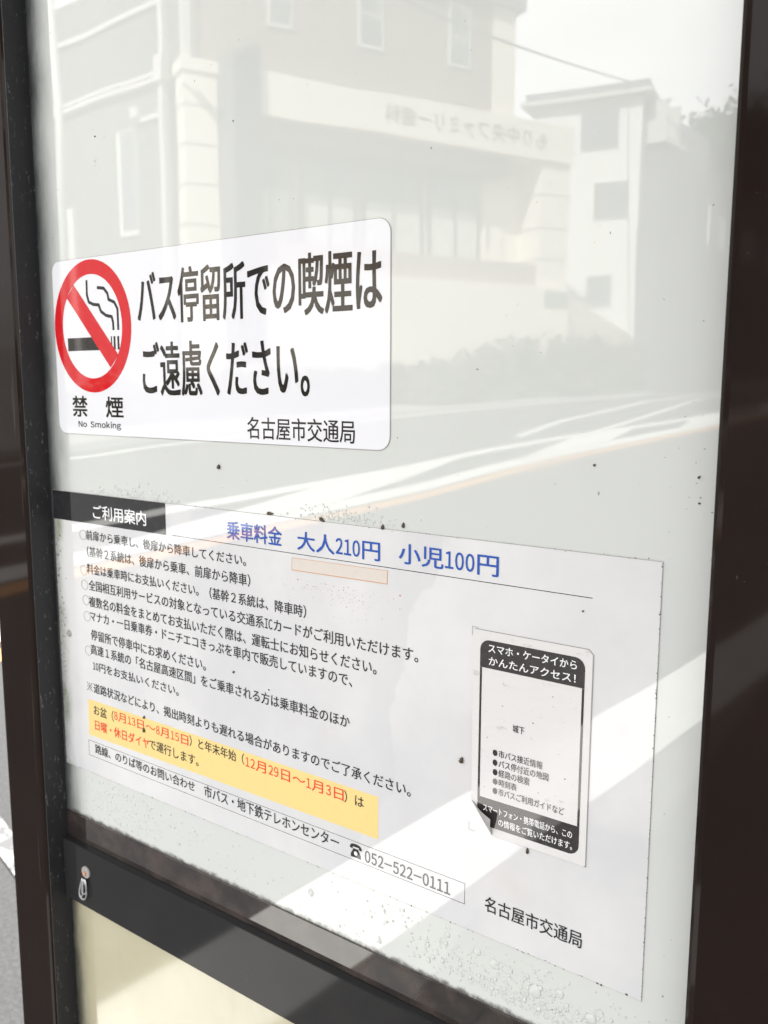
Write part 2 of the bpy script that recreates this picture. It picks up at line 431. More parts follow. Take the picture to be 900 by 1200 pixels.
polyline_strip(dense([(-6.9, 40), (-7.0, 2), (-7.3, -3), (-7.25, -9), (-7.0, -25), (-6.9, -90)]), .34, 'white_line', .008)
polyline_strip(dense([(-13.0, 40), (-13.2, -9), (-14.0, -19), (-14.0, -90)]), .25, 'white_line')
for k in range(9):
    y0 = 4.5-k*8.0
    mb = MB(); q = [(-6.1, y0), (-6.1, y0-3.6), (-7.2, y0-8.6), (-7.2, y0-5.0)]
    mb.add([(x, y, gz(y)+ROAD+.012) for x, y in q], [(0, 1, 2, 3)])
    tag(mb.build('road_marking', 'white_line', recalc=False), kind='structure')

polyline_strip([(-8.0, -15.2), (-9.2, -19.8), (-11.6, -33), (-12.6, -60)], .22, 'white_line', .008)
polyline_strip([(-7.0, -16), (-8.0, -22), (-10.4, -36), (-11.4, -60)], .20, 'white_line', .016)
mb = MB(); mb.add([(-2.95, 1.02, ROAD+.004), (-2.2, .82, ROAD+.004), (-2.1, .86, ROAD+.004), (-2.4, .95, ROAD+.004), (-2.95, 1.10, ROAD+.004)], [(0, 1, 2, 3, 4)])
tag(mb.build('road_marking', 'worn_line', recalc=False), kind='structure')

# ================================================================ THE STREET BEHIND THE CAMERA (seen mirrored in the sign)
def VV(x, Y, z): return (x, -Y, z)
KS = 28/26.0
P0 = Vector((-20.26*KS, -.5+19.47*KS)); FA = R(25.6); FD = Vector((math.sin(FA), math.cos(FA))); FN = Vector((FD.y, -FD.x))
WA = R(-86.1); WD = Vector((math.sin(WA), math.cos(WA))); WN = Vector((-WD.y, WD.x))
if WN.dot(Vector((0, -1))) < 0: WN = -WN
def zz(z): return 1.4+(z-1.4)*KS
class Face:
    """a vertical front: s along it, n out of it, z up"""
    def __init__(s, P, D, N, k=1.0, zf=lambda z: z): s.P, s.D, s.N, s.k, s.zf = P, D, N, k, zf
    def pt(s, a, n, z):
        q = s.P+s.D*a*s.k+s.N*n; return VV(q.x, q.y, s.zf(z))
    def box(s, mb, a0, a1, n0, n1, z0, z1):
        mb.hexa([s.pt(a0, n0, z0), s.pt(a1, n0, z0), s.pt(a1, n1, z0), s.pt(a0, n1, z0), s.pt(a0, n0, z1), s.pt(a1, n0, z1), s.pt(a1, n1, z1), s.pt(a0, n1, z1)])
    def part(s, name, m, parent, *boxes, bevel=0):
        mb = MB()
        for b in boxes: s.box(mb, *b)
        return mb.build(name, m, parent, bevel=bevel)
FC = Face(P0, FD, FN, KS, zz); WG = Face(P0, WD, WN, KS, zz)
cl = empty('clinic_building', 'taupe two-storey clinic with a long cream sign band, mirrored in the glossy board', 'building')
FC.part('wall', 'taupe', cl, (-.3, 11.1, -9, 0, 9.0, 14.6))
FC.part('wall_corner', 'creamwall', cl, (10.2, 11.12, -.02, .05, 10.9, 14.6))
# shop front storey: recessed glazing
FC.part('back_wall', 'creamwall', cl, (.2, 13.3, -8.9, -1.0, 1.6, 9.7))
for a0, a1 in ((1.25, 2.9), (3.1, 5.3), (5.5, 7.9), (8.1, 10.3)):
    wn = FC.part('window', 'slab_side', cl, (a0, a1, -.99, -.90, 5.75, 9.55))
    FC.part('pane', 'window', wn, (a0+.1, a1-.1, -.90, -.87, 7.75, 9.45)); FC.part('curtain', 'curtain', wn, (a0+.16, a1-.16, -.90, -.86, 5.95, 7.70)); FC.part('mullion', 'slab_side', wn, ((a0+a1)/2-.04, (a0+a1)/2+.04, -.86, -.80, 5.85, 9.5))
dr = FC.part('door', 'creamwall', cl, (10.45, 11.3, -.99, -.9, 5.4, 9.3)); FC.part('handle', 'steel', dr, (10.6, 10.64, -.9, -.82, 6.6, 7.4))
FC.part('sign_band', 'creamwall', cl, (1.3, 13.55, -1.0, .45, 9.64, 10.92))
FC.part('pilaster', 'creamwall', cl, (12.15, 13.5, -1.0, .3, 1.6, 9.62))
for z in (6.1, 7.2, 8.4): FC.part('joint', 'joint', cl, (12.14, 13.51, -.9, .306, z, z+.07))
FC.part('planter', 'planter', cl, (1.3, 12.13, -.95, .2, 5.16, 5.95))
FC.part('base_wall', 'creamwall', cl, (-.3, 13.55, -1.0, .5, .6, 5.14))
FC.part('vent', 'grille', cl, (12.35, 13.5, .5, .55, 4.4, 4.97))
pl = FC.part('corner_pilaster', 'creamwall', cl, (-1.0, .02, -.6, .25, 1.6, 10.6), (-1.1, .12, -.6, .33, 10.6, 10.95))
for z in (6.2, 7.35, 8.5, 9.6): FC.part('joint', 'joint', pl, (-1.01, .03, -.5, .256, z, z+.07))
FC.part('upper_pilaster', 'trim', cl, (-.95, -.72, -.3, .1, 10.96, 14.6))
for a0, a1, z0, z1 in ((1.72, 2.61, 12.35, 14.3), (4.85, 5.8, 12.36, 14.3), (8.36, 9.27, 12.36, 14.3)):
    wn = FC.part('window', 'trim', cl, (a0, a1, -.02, .07, z0, z1)); FC.part('pane', 'window', wn, (a0+.1, a1-.1, .06, .09, z0+.12, z0+.9), (a0+.1, a1-.1, .06, .09, z0+1.0, z1-.1))
FC.part('roof', 'roofgrey', cl, (-.5, 11.4, -9.2, .3, 14.6, 15.0))
# letters on the sign band
_v, _f = compose('もり中央ファミリー歯科'); me = bpy.data.meshes.new('lettering'); me.from_pydata([(p[0]+q[0], p[1]+q[1], 0) for q in ((-.02, -.015), (.02, .015)) for p in _v], [], _f+[tuple(i+len(_v) for i in f) for f in _f]); x0, x1, y0, y1 = bbox(me); sx = (12.25-5.7)/(x1-x0); sy = .62/(y1-y0)
for q in me.vertices:
    p = FC.pt(12.25-(q.co.x-x0)*sx, .462, 9.98+(q.co.y-y0)*sy); q.co = Vector(p)
me.name = 'lettering'; link('lettering', me, 'sign_ink', cl)
# left wing
WG.part('wing_wall', 'palewing', cl, (2.2, 12, -8, -.02, 1.2, 11.0)); WG.part('wing_upper_wall', 'greywing', cl, (.9, 12, -8, -.06, 11.4, 14.6))
WG.part('cornice', 'trim', cl, (2.2, 12, -.4, .22, 11.02, 11.15), (2.2, 12, -.4, .12, 11.27, 11.38)); WG.part('cornice', 'trim', cl, (2.2, 12, -.04, .05, 13.3, 13.45))
wn = WG.part('window', 'trim', cl, (3.95, 5.0, -.02, .08, 6.4, 9.8)); WG.part('pane', 'dark_window', wn, (4.0, 4.75, .06, .1, 6.6, 9.75))
WG.part('drainpipe', 'trim', cl, (2.2, 2.42, -.02, .25, 1.2, 14.6)); WG.part('drain_head', 'trim', cl, (2.1, 2.52, .02, .4, 10.9, 11.7))
wl = WG.part('wall_lamp', 'trim', cl, (2.6, 3.9, .0, .12, 9.9, 10.05)); WG.part('lamp_head', 'trim', wl, (3.55, 3.9, .05, .3, 10.06, 10.4))
WG.part('downpipe_short', 'trim', cl, (7.7, 8.15, -.02, .15, 2, 7.7))
# pylon sign by the corner
py_ = empty('pylon_sign', 'tall dark grey slab sign with a slanted top beside the cream corner of the clinic', 'sign')
mb = MB(); a = [FC.pt(.42, .62, 2.0), FC.pt(1.28, .68, 2.0), FC.pt(1.28, .30, 2.0), FC.pt(.42, .28, 2.0)]; b = [FC.pt(.42, .62, 11.25), FC.pt(1.28, .68, 11.6), FC.pt(1.28, .30, 11.6), FC.pt(.42, .28, 11.25)]
mb.hexa(a+b); mb.build('slab', 'shadegrey', py_)
mb = MB(); mb.hexa([FC.pt(.05, .52, 2.0), FC.pt(.418, .61, 2.0), FC.pt(.418, .29, 2.0), FC.pt(.05, .29, 2.0), FC.pt(.05, .52, 11.05), FC.pt(.418, .61, 11.2), FC.pt(.418, .29, 11.2), FC.pt(.05, .29, 11.05)]); mb.build('side_panel', 'slab_side', py_)
FC.part('plinth', 'concrete', py_, (-.1, 1.3, .2, 1.5, 1.0, 2.0))
# retaining wall going down the street
mb = MB(); mb.hexa([VV(-15.45, 33.6, .6), VV(-15.15, 41.2, .6), VV(-15.5, 41.2, .6), VV(-15.8, 33.6, .6), VV(-15.45, 33.6, 5.35), VV(-15.15, 41.2, 3.9), VV(-15.5, 41.2, 3.9), VV(-15.8, 33.6, 5.35)])
tag(mb.build('retaining_wall', 'creamwall', bevel=.03), 'cream retaining wall stepping down to the right of the clinic', 'wall')
# white house
H0 = Vector((-15.2, 41.6)); LA = R(-99.5); LD = Vector((math.sin(LA), math.cos(LA))); LN = Vector((-LD.y, LD.x)); LN = LN if LN.y < 0 else -LN
RA = R(3.5); RD = Vector((math.sin(RA), math.cos(RA))); RN = Vector((RD.y, -RD.x))
HL = Face(H0, LD, LN); HR = Face(H0, RD, RN)
ho = empty('white_house', 'tall white house with a thin flat eave and dark windows beyond the clinic', 'house')
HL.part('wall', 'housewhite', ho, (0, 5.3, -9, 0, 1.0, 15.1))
HR.part('side_wall', 'house_shade_grey', ho, (.35, 9, -5, .05, 1.0, 14.9))  # side face of the white house, its shade put into a grey colour
HL.part('eave', 'trim', ho, (-.5, 5.9, -9.3, .5, 15.12, 15.3)); HL.part('roof', 'roofgrey', ho, (-.3, 5.7, -9.1, .3, 15.31, 15.7))
for a0, a1, z0, z1 in ((1.13, 3.0, 12.9, 14.7), (.55, 2.2, 9.5, 11.2), (3.54, 3.95, 9.9, 10.9), (1.2, 2.4, 5.4, 6.8)):
    wn = HL.part('window', 'trim', ho, (a0-.06, a1+.06, -.02, .06, z0-.06, z1+.06)); HL.part('pane', 'dark_window', wn, (a0, a1, .05, .08, z0, z1))
bal = HR.part('balcony', 'trim', ho, (.6, 3.0, 0, 1.0, 13.0, 13.2), (.6, .75, 0, 1.0, 13.2, 14.9), (2.1, 2.25, 0, 1.0, 13.2, 14.9)); HR.part('rail', 'steel', bal, (.6, 3.0, .92, 1.0, 13.9, 14.0))
HR.part('porch', 'darkhouse', ho, (-.3, 9, .1, 1.25, 1.0, 8.9), (.5, 9, .1, .9, 8.9, 12.6))
HL.part('drainpipe', 'trim', ho, (4.9, 5.05, 0, .12, 1.0, 8.0))
dh = empty('grey_house', 'grey house with a pitched roof farther down the street, right of the white house', 'house')
GH = Face(Vector((-16.0, 55)), RD, RN)
GH.part('wall', 'darkhouse', dh, (0, 26, -10, 0, 1.0, 15.0))
mb = MB(); A_ = [GH.pt(-.6, .7, 15.0), GH.pt(26.6, .7, 15.0), GH.pt(26.6, -10.7, 15.0), GH.pt(-.6, -10.7, 15.0), GH.pt(-.6, -5, 18.5), GH.pt(26.6, -5, 18.5)]
mb.add(A_, [(0, 1, 5, 4), (2, 3, 4, 5), (0, 4, 3), (1, 2, 5), (0, 3, 2, 1)]); rf = mb.build('roof', 'roofgrey', dh)
GH.part('chimney', 'darkhouse', rf, (6, 7.2, -5.6, -4.4, 16, 20.0))
for k in range(4):
    wn = GH.part('window', 'trim', dh, (2+k*6, 4.2+k*6, -.02, .06, 10, 12)); GH.part('pane', 'dark_window', wn, (2.1+k*6, 4.1+k*6, .05, .08, 10.1, 11.9))
# leaves
def leaf_cloud(name, m, n, inside, size, parent=None, rnd=None):
    mb = MB(); rnd = rnd or random.Random(3); k = 0
    while k < n:
        p = inside(rnd)
        if p is None: continue
        a = Vector((rnd.gauss(0, 1), rnd.gauss(0, 1), rnd.gauss(0, 1))).normalized(); b = a.orthogonal().normalized(); c = a.cross(b)
        t = rnd.random()*6.28; e = (b*math.cos(t)+c*math.sin(t)); f = a.cross(e); s = size*rnd.uniform(.6, 1.3); p = Vector(p)
        mb.add([p-e*s, p+f*s*.5, p+e*s, p-f*s*.5], [(0, 1, 2, 3)]); k += 1
    return mb.build(name, m, parent, recalc=False)
def hedge(y0, y1, x0, x1, h0, h1, n, seed, label, par=None):
    r0 = random.Random(seed); lump = [(r0.uniform(0, 6.28), r0.uniform(.5, 1.6)) for _ in range(4)]
    def ins(r):
        Y = r.uniform(y0, y1); f = (Y-y0)/(y1-y0); h = (h0+(h1-h0)*f)*(1+.06*sum(math.sin(Y*k*2.2+a)+math.sin(Y*k*5.1+2*a)*.7 for a, k in lump))*r.uniform(.82, 1.12)
        X = r.uniform(x0, x1); z = SL*Y+.05+h*r.random()**.7
        if abs((X-(x0+x1)/2)/((x1-x0)/2)) > 1-.35*(z-SL*Y)/h: return None
        return VV(X, Y, z)
    e = empty('hedge', label, 'hedge'); leaf_cloud('foliage', 'leaf', n, ins, .19, e, random.Random(seed))
    for k in range(int((y1-y0)/1.5)):
        mb = MB(); Y = y0+.5+k*1.5; X = (x0+x1)/2+r0.uniform(-.2, .2); mb.tube([VV(X, Y, SL*Y-.1), VV(X+r0.uniform(-.1, .1), Y, SL*Y+.5*h0), VV(X+r0.uniform(-.3, .3), Y+.2, SL*Y+.8*h0)], [.05, .035, .02], 5); mb.build('stem', 'bark', e)
    return e
hedge(11, 25.5, -17.4, -16.2, 1.0, 1.15, 7000, 5, 'low green hedge along the far pavement below the cream wall')
hedge(23, 31, -16.0, -14.7, 1.1, 2.2, 3600, 8, 'taller loose hedge at the far kerb under the end of the cream wall')
hedge(31, 43, -15.1, -14.35, 2.2, 1.9, 5000, 9, 'tallest hedge at the far kerb hiding the foot of the stepping cream retaining wall')
def tree(x, Y, h, rr, seed, label):
    e = empty('tree', label, 'tree'); z0 = SL*Y; r = random.Random(seed); mb = MB()
    mb.tube([VV(x, Y, z0-.2), VV(x+.1, Y, z0+h*.4), VV(x-.1, Y+.2, z0+h*.75)], [.4, .3, .12], 8); mb.build('trunk', 'bark', e)
    cl_ = []
    mb = MB()
    for k in range(11):
        a = r.uniform(0, 6.28); d_ = rr*r.uniform(.2, .75); c = Vector((x+d_*math.cos(a), Y+d_*math.sin(a), z0+h*r.uniform(.5, .95)))
        cl_.append((c, rr*r.uniform(.28, .5))); mb.tube([VV(x, Y, z0+h*.42), VV((x+c.x)/2, (Y+c.y)/2, (z0+h*.45+c.z)/2), VV(*c)], [.14, .09, .04], 5)
    mb.build('limb', 'bark', e)
    def ins(q):
        c, s = q.choice(cl_); return VV(c.x+q.gauss(0, s*.5), c.y+q.gauss(0, s*.5), c.z+q.gauss(0, s*.42))
    leaf_cloud('crown', 'leaf2', 9000, ins, .38, e, r)
tree(-19, 66, 18.5, 5.5, 4, 'large dark tree above the grey roof at the end of the street')
tree(-24, 78, 21, 6.5, 6, 'taller tree standing behind the dark tree at the end of the street')
# poles and the overhead cable
pe = empty('utility_pole', 'pale concrete utility pole beside the far kerb, past the white house', 'pole')
mb = MB(); mb.tube([VV(-13.95, 48.8, SL*48.8-.2), VV(-13.95, 48.8, 11)], [.2, .14], 12); mb.build('shaft', 'pole', pe, smooth=True)
mb = MB(); mb.box(-14.7, -13.2, -48.95, -48.85, 10.2, 10.32); mb.build('crossarm', 'steel', pe)
lp = empty('lamp_post', 'pale slim lamp post in front of the grey wing of the clinic', 'lamp post')
mb = MB(); mb.tube([VV(-22.6, 15.2, 1.3), VV(-22.6, 15.2, 14.5)], [.14, .10], 12); mb.build('shaft', 'trim', lp, smooth=True)
mb = MB(); mb.tube([VV(-22.6, 15.2, 14.4), VV(-22.0, 15.4, 14.9), VV(-21.0, 15.6, 15.0)], .05, 8); mb.build('arm', 'trim', lp); mb = MB(); mb.box(-21.3, -20.6, -15.72, -15.48, 14.9, 15.05); mb.build('lamp_head', 'pole', lp)
mb = MB(); q0, q1 = Vector((-10.2, 12.6, 8.75)), Vector((-15.9, 41.3, 15.75))
q0 = q0+(q0-q1)*.35
mb.tube([VV(*(q0+(q1-q0)*t+Vector((0, 0, -.5*4*t*(1-t)*.5)))) for t in [k/20 for k in range(21)]], .035, 6)
tag(mb.build('overhead_cable', 'wire'), 'thin black cable sagging across the pale sky', 'cable')

# ================================================================ THE SIGN
XL, XR = -.7615, -.1253
case = empty('bus_stop_sign', 'dark bronze framed bus stop notice case with glossy white board and cream panel below', 'notice board'); at_base(case, (-.44, .02, 0))
def post(x0, x1):
    mb = MB(); mb.box(x0, x1, -.025, .06, 0, 2.08); return mb.build('side_post', 'post', case, bevel=.006, seg=3)
post(XL-.068, XL-.001); post(XR, XR+.16)
mb = MB(); mb.box(XL-.001, XL, -.0235, .004, .30, 1.99); mb.build('inner_lining', 'dusty', case)
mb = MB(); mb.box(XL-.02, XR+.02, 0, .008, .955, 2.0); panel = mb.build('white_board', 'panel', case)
mb = MB(); mb.box(XL+.0005, XR-.0005, -.0012, .009, .937, .9655); mb.build('gasket', 'gasket', case, bevel=.0004)
mb = MB(); mb.box(XL+.0005, XR-.0005, -.008, .02, .8722, .9368); bar = mb.build('cross_bar', 'bar', case, bevel=.0012)
mb = MB(); mb.box(XL-.02, XR+.02, 0, .008, .30, .8735); mb.build('cream_panel', 'cream', case)
mb = MB(); mb.box(XL+.0005, XR-.0005, -.02, .05, 1.97, 2.07); mb.build('top_beam', 'post', case, bevel=.004)
mb = MB(); mb.box(XL+.0005, XR-.0005, -.02, .05, .22, .31); mb.build('bottom_beam', 'post', case, bevel=.004)
mb = MB(); mb.box(XL-.01, XR+.01, .012, .02, .26, 2.03); mb.build('back_plate', 'post', case)
# unseen roof added to keep the high sky off the board
sr = empty('added_shade_roof', 'unseen flat dark roof added above the notice case to shade the white board', 'added roof'); at_base(sr, (.1, .55, 0))
mb = MB(); mb.box(-.45, 1.7, -1.9, .62, 2.40, 2.48); mb.build('added_roof_sheet', 'post', sr, bevel=.01)
for x in (-.38, 1.5):
    mb = MB(); mb.box(x-.05, x+.05, .5, .6, 0, 2.399); mb.build('added_roof_post', 'post', sr, bevel=.006)
# screw with a twist of wire on the bar
def onbar(px, pz): return px+.012, pz+.010
sxp, szp = -.7215, .9125
mb = MB(); mb.tube([(sxp, -.0078, szp), (sxp, -.0098, szp)], .0062, 20); sc_ = mb.build('washer', 'washer', bar, bevel=.0004)
mb = MB(); mb.tube([(sxp-.0005, -.0095, szp-.001), (sxp-.0005, -.0112, szp-.001)], .0022, 12); mb.build('screw', 'rust', sc_)
def loop(w0, z1, xo):
    pts = []
    for k in range(15):
        t = k/14; a = t*math.pi; pts.append((sxp+xo-w0*math.sin(a)*(1 if t < .5 else 1)*math.cos(a)*1.6-.003*math.sin(a), -.0105-.001*math.sin(a), szp-.007-(z1)*math.sin(a)))
    return pts
mb = MB(); mb.tube(loop(.007, .0225, -.001), .0009, 6); mb.tube(loop(.0035, .0215, -.004), .0009, 6); mb.tube(loop(.0045, .016, .001), .0008, 6); mb.build('wire_clip', 'steel', bar, smooth=True)

def specks(pts, y, m, name, parent, rnd, kind=None):
    mb = MB()
    for x, z, r in pts:
        n = 7; ph = rnd.random()*6; sq = rnd.uniform(.5, 1)
        vs = [(x+r*math.cos(ph+6.283*k/n)*rnd.uniform(.6, 1.2), y, z+sq*r*math.sin(ph+6.283*k/n)*rnd.uniform(.6, 1.2)) for k in range(n)]+[(x, y-r*.18, z)]
        mb.add(vs, [(k, (k+1) % n, n) for k in range(n)])
    return tag(mb.build(name, m, parent, recalc=False), kind=kind)
rn = random.Random(11)
def lump(x, z, r, y, ln, ang, parent, name='dead_insect', m='bug'):
    mb = MB(); d = Vector((math.cos(ang), 0, math.sin(ang))); c = Vector((x, y-r*.5, z))
    mb.tube([c-d*ln*.5, c-d*ln*.3, c+d*ln*.1, c+d*ln*.35, c+d*ln*.5], [r*.3, r, r*.8, r*.55, r*.2], 8)
    for s in (-1, 1):
        for t in (-.25, .1): mb.tube([c+d*ln*t, c+d*ln*t+Vector((-d.z, -.1, d.x))*s*r*1.4], [r*.13, r*.06], 4)
    return mb.build(name, m, parent)
for x, z, r, ln, a in ((-.5243, 1.3346, .0016, .004, 1.4), (-.468, 1.3008, .0013, .0068, .0), (-.4148, 1.3005, .0014, .0055, -.5), (-.3586, 1.3005, .0014, .0038, 1.5), (-.3408, 1.3035, .0012, .004, 1.5), (-.2014, 1.3535, .0007, .002, .4), (-.1395, 1.350, .0007, .002, .9), (-.1385, 1.3352, .0006, .0016, .2), (-.668, 1.615, .0006, .0016, .3), (-.5, 1.6, .0005, .001, .3)):
    lump(x, z, r, 0, ln, a, panel)
pts = []
for k in range(60): pts.append((rn.uniform(-.73, -.14), rn.uniform(.98, 1.95), abs(rn.gauss(0, .00016))+.00012))
for k in range(16): pts.append((rn.uniform(-.16, -.135), rn.uniform(1.3, 1.4), abs(rn.gauss(0, .0002))+.00012))
for k in range(40): pts.append((rn.uniform(-.74, -.2), rn.uniform(.967, 1.0), abs(rn.gauss(0, .0002))+.00015))
for k in range(9): pts.append((-.668+rn.gauss(0, .002), 1.60+rn.gauss(0, .02), .0004))
specks(pts, -.0002, 'grime', 'dirt_specks', panel, rn, 'stuff')
# water beads under and around the notice
mb = MB()
def bead(x, z, r, sq=.55):
    n, m_ = 10, 4; vs = []; fs = []; kz = rn.uniform(.9, 1.25)
    for j in range(m_):
        a = math.pi/2*j/m_
        for k in range(n): t = 2*math.pi*k/n; vs.append((x+r*math.cos(a)*math.cos(t), -.0001-r*sq*math.sin(a), z+kz*r*math.cos(a)*math.sin(t)))
    vs.append((x, -.0001-r*sq, z))
    for j in range(m_-1):
        for k in range(n): fs.append((j*n+k, j*n+(k+1) % n, (j+1)*n+(k+1) % n, (j+1)*n+k))
    for k in range(n): fs.append(((m_-1)*n+k, (m_-1)*n+(k+1) % n, m_*n))
    fs.append(tuple(range(n-1, -1, -1))); mb.add(vs, fs)
taken = []
def scatter(n, fx, fz, r0, r1):
    for _ in range(n):
        x, z, r = fx(), fz(), r0*(r1/r0)**(rn.random()**2)
        if not (XL+.03 < x < XR-.003): continue
        if any((x-a)**2+(z-b)**2 < (r+c)**2*.8 for a, b, c in taken): continue
        taken.append((x, z, r)); bead(x, z, r)
scatter(230, lambda: rn.gauss(-.675, .04), lambda: rn.uniform(.972, 1.012), .0005, .0013)
scatter(620, lambda: rn.gauss(-.225, .045), lambda: .975+abs(rn.gauss(0, .011)), .0007, .0019)
scatter(120, lambda: rn.uniform(-.36, -.17), lambda: rn.uniform(.99, 1.013), .0005, .0014)
scatter(130, lambda: rn.uniform(-.66, -.14), lambda: rn.uniform(.972, 1.012), .0005, .0012)
scatter(170, lambda: rn.gauss(-.635, .022), lambda: 1.3008+abs(rn.gauss(0, .0045)), .0005, .0012)
scatter(200, lambda: rn.gauss(-.392, .02), lambda: 1.3012+abs(rn.gauss(0, .0045)), .0005, .0012)
for x, z, r in ((-.275, 1.003, .0028), (-.262, .999, .0036), (-.23, .992, .0045), (-.30, 1.006, .0022), (-.19, .990, .004), (-.43, .992, .0028), (-.212, .998, .003)): bead(x, z, r, .25)
tag(mb.build('water_beads', 'water', panel, smooth=True, recalc=False), kind='stuff')

TEXTS = [
    ('S', 'バス停留所での喫煙は', -0.6188, -0.3599, 1.4744, 0.0438, 'k', 'black', 0.012),
    ('S', 'ご遠慮ください。', -0.6152, -0.4261, 1.4145, 0.0449, 'k', 'black', 0.012),
    ('S', '名古屋市交通局', -0.491, -0.3835, 1.3676, 0.0169, 'k', 'black', 0.004),
    ('S', '禁', -0.7179, -0.6958, 1.3812, 0.019, 'k', 'black', 0.02),
    ('S', '煙', -0.6681, -0.6439, 1.3812, 0.0188, 'k', 'black', 0.02),
    ('S', 'No Smoking', -0.71, -0.648, 1.3641, 0.0074, 'b', 'black', 0.02),
    ('P', 'ご利用案内', -0.694, -0.6179, 1.283, 0.0132, 'k', 'white', 0.008),
    ('P', '乗車料金', -0.5161, -0.4557, 1.2833, 0.0151, 'k', 'blue', 0.014),
    ('P', '大人210円', -0.4394, -0.3608, 1.2825, 0.0146, 'k', 'blue', 0.014),
    ('P', '小児100円', -0.3439, -0.2646, 1.2835, 0.0147, 'k', 'blue', 0.014),
    ('P', '前扉から乗車し、後扉から降車してください。', -0.7062, -0.4952, 1.2597, 0.0094, 'k', 'black', 0),
    ('P', '（基幹２系統は、後扉から乗車、前扉から降車）', -0.7061, -0.4909, 1.2436, 0.0101, 'k', 'black', 0),
    ('P', '料金は乗車時にお支払いください。（基幹２系統は、降車時）', -0.7074, -0.4314, 1.2268, 0.0098, 'k', 'black', 0),
    ('P', '全国相互利用サービスの対象となっている交通系ICカードがご利用いただけます。', -0.7058, -0.327, 1.2109, 0.0102, 'k', 'black', 0),
    ('P', '複数名の料金をまとめてお支払いただく際は、運転士にお知らせください。', -0.7063, -0.3637, 1.1947, 0.0104, 'k', 'black', 0),
    ('P', 'マナカ・一日乗車券・ドニチエコきっぷを車内で販売していますので、', -0.7058, -0.3863, 1.1804, 0.0102, 'k', 'black', 0),
    ('P', '停留所で停車中にお求めください。', -0.7057, -0.546, 1.1618, 0.0104, 'k', 'black', 0),
    ('P', '高速１系統の「名古屋高速区間」をご乗車される方は乗車料金のほか', -0.7072, -0.3889, 1.1471, 0.0101, 'k', 'black', 0),
    ('P', '10円をお支払いください。', -0.705, -0.582, 1.1307, 0.0092, 'k', 'black', 0),
    ('P', '※道路状況などにより、掲出時刻よりも遅れる場合がありますのでご了承ください。', -0.7161, -0.3326, 1.1079, 0.0099, 'k', 'black', 0),
    ('P', 'お盆（', -0.7071, -0.6762, 1.0856, 0.0103, 'k', 'black', 0),
    ('P', '8月13日～8月15日', -0.6751, -0.5711, 1.0871, 0.0099, 'k', 'red', 0.004),
    ('P', '）と年末年始（', -0.5694, -0.502, 1.0878, 0.0096, 'k', 'black', 0),
    ('P', '12月29日～1月3日', -0.5003, -0.395, 1.0865, 0.0103, 'k', 'red', 0.004),
    ('P', '）は', -0.3942, -0.3755, 1.086, 0.0094, 'k', 'black', 0),
    ('P', '日曜・休日ダイヤ', -0.7061, -0.6255, 1.0702, 0.0103, 'k', 'red', 0.012),
    ('P', 'で運行します。', -0.625, -0.5587, 1.0709, 0.01, 'k', 'black', 0),
    ('P', '路線、のりば等のお問い合わせ', -0.7076, -0.5645, 1.0452, 0.0097, 'k', 'black', 0),
    ('P', '市バス・地下鉄テレホンセンター', -0.5521, -0.3999, 1.0454, 0.0109, 'k', 'black', 0),
    ('P', '☎', -0.3889, -0.3776, 1.044, 0.0113, 'b', 'black', 0),
    ('P', '052-522-0111', -0.3744, -0.2981, 1.043, 0.0096, 'b', 'black', 0),
    ('P', '名古屋市交通局', -0.2695, -0.1977, 1.0429, 0.0114, 'k', 'black', 0.006),
    ('A', 'スマホ・ケータイから', -0.2703, -0.2075, 1.2274, 0.0062, 'k', 'white', 0.012),
    ('A', 'かんたんアクセス！', -0.2698, -0.208, 1.2187, 0.0062, 'k', 'white', 0.012),
    ('A', '城下', -0.2509, -0.2424, 1.1758, 0.0053, 'k', 'black', 0),
    ('A', '●市バス接近情報', -0.2654, -0.2288, 1.1553, 0.0053, 'k', 'black', 0),
    ('A', '●バス停付近の地図', -0.2653, -0.2244, 1.1484, 0.0054, 'k', 'black', 0),
    ('A', '●経路の検索', -0.2651, -0.2378, 1.1416, 0.0054, 'k', 'black', 0),
    ('A', '●時刻表', -0.2649, -0.247, 1.1349, 0.0052, 'k', 'black', 0),
    ('A', '●市バスご利用ガイドなど', -0.2648, -0.2127, 1.1282, 0.0053, 'k', 'black', 0),
    ('A', 'スマートフォン・携帯電話から、この', -0.2718, -0.2067, 1.1141, 0.0053, 'k', 'white', 0),
    ('A', 'の情報をご覧いただけます。', -0.2599, -0.2064, 1.1065, 0.0054, 'k', 'white', 0),
    ('P', '○', -0.7169, -0.7061, 1.259, 0.0096, 'b', 'black', 0),
    ('P', '○', -0.7182, -0.7074, 1.2243, 0.0098, 'b', 'black', 0),
    ('P', '○', -0.7179, -0.7071, 1.21, 0.0098, 'b', 'black', 0),
    ('P', '○', -0.7168, -0.7059, 1.195, 0.0098, 'b', 'black', 0),
    ('P', '○', -0.7162, -0.7054, 1.179, 0.0099, 'b', 'black', 0),
    ('P', '○', -0.7168, -0.7059, 1.1446, 0.01, 'b', 'black', 0),
]
INK = dict(black='black', white='white', blue='blue', red='red')
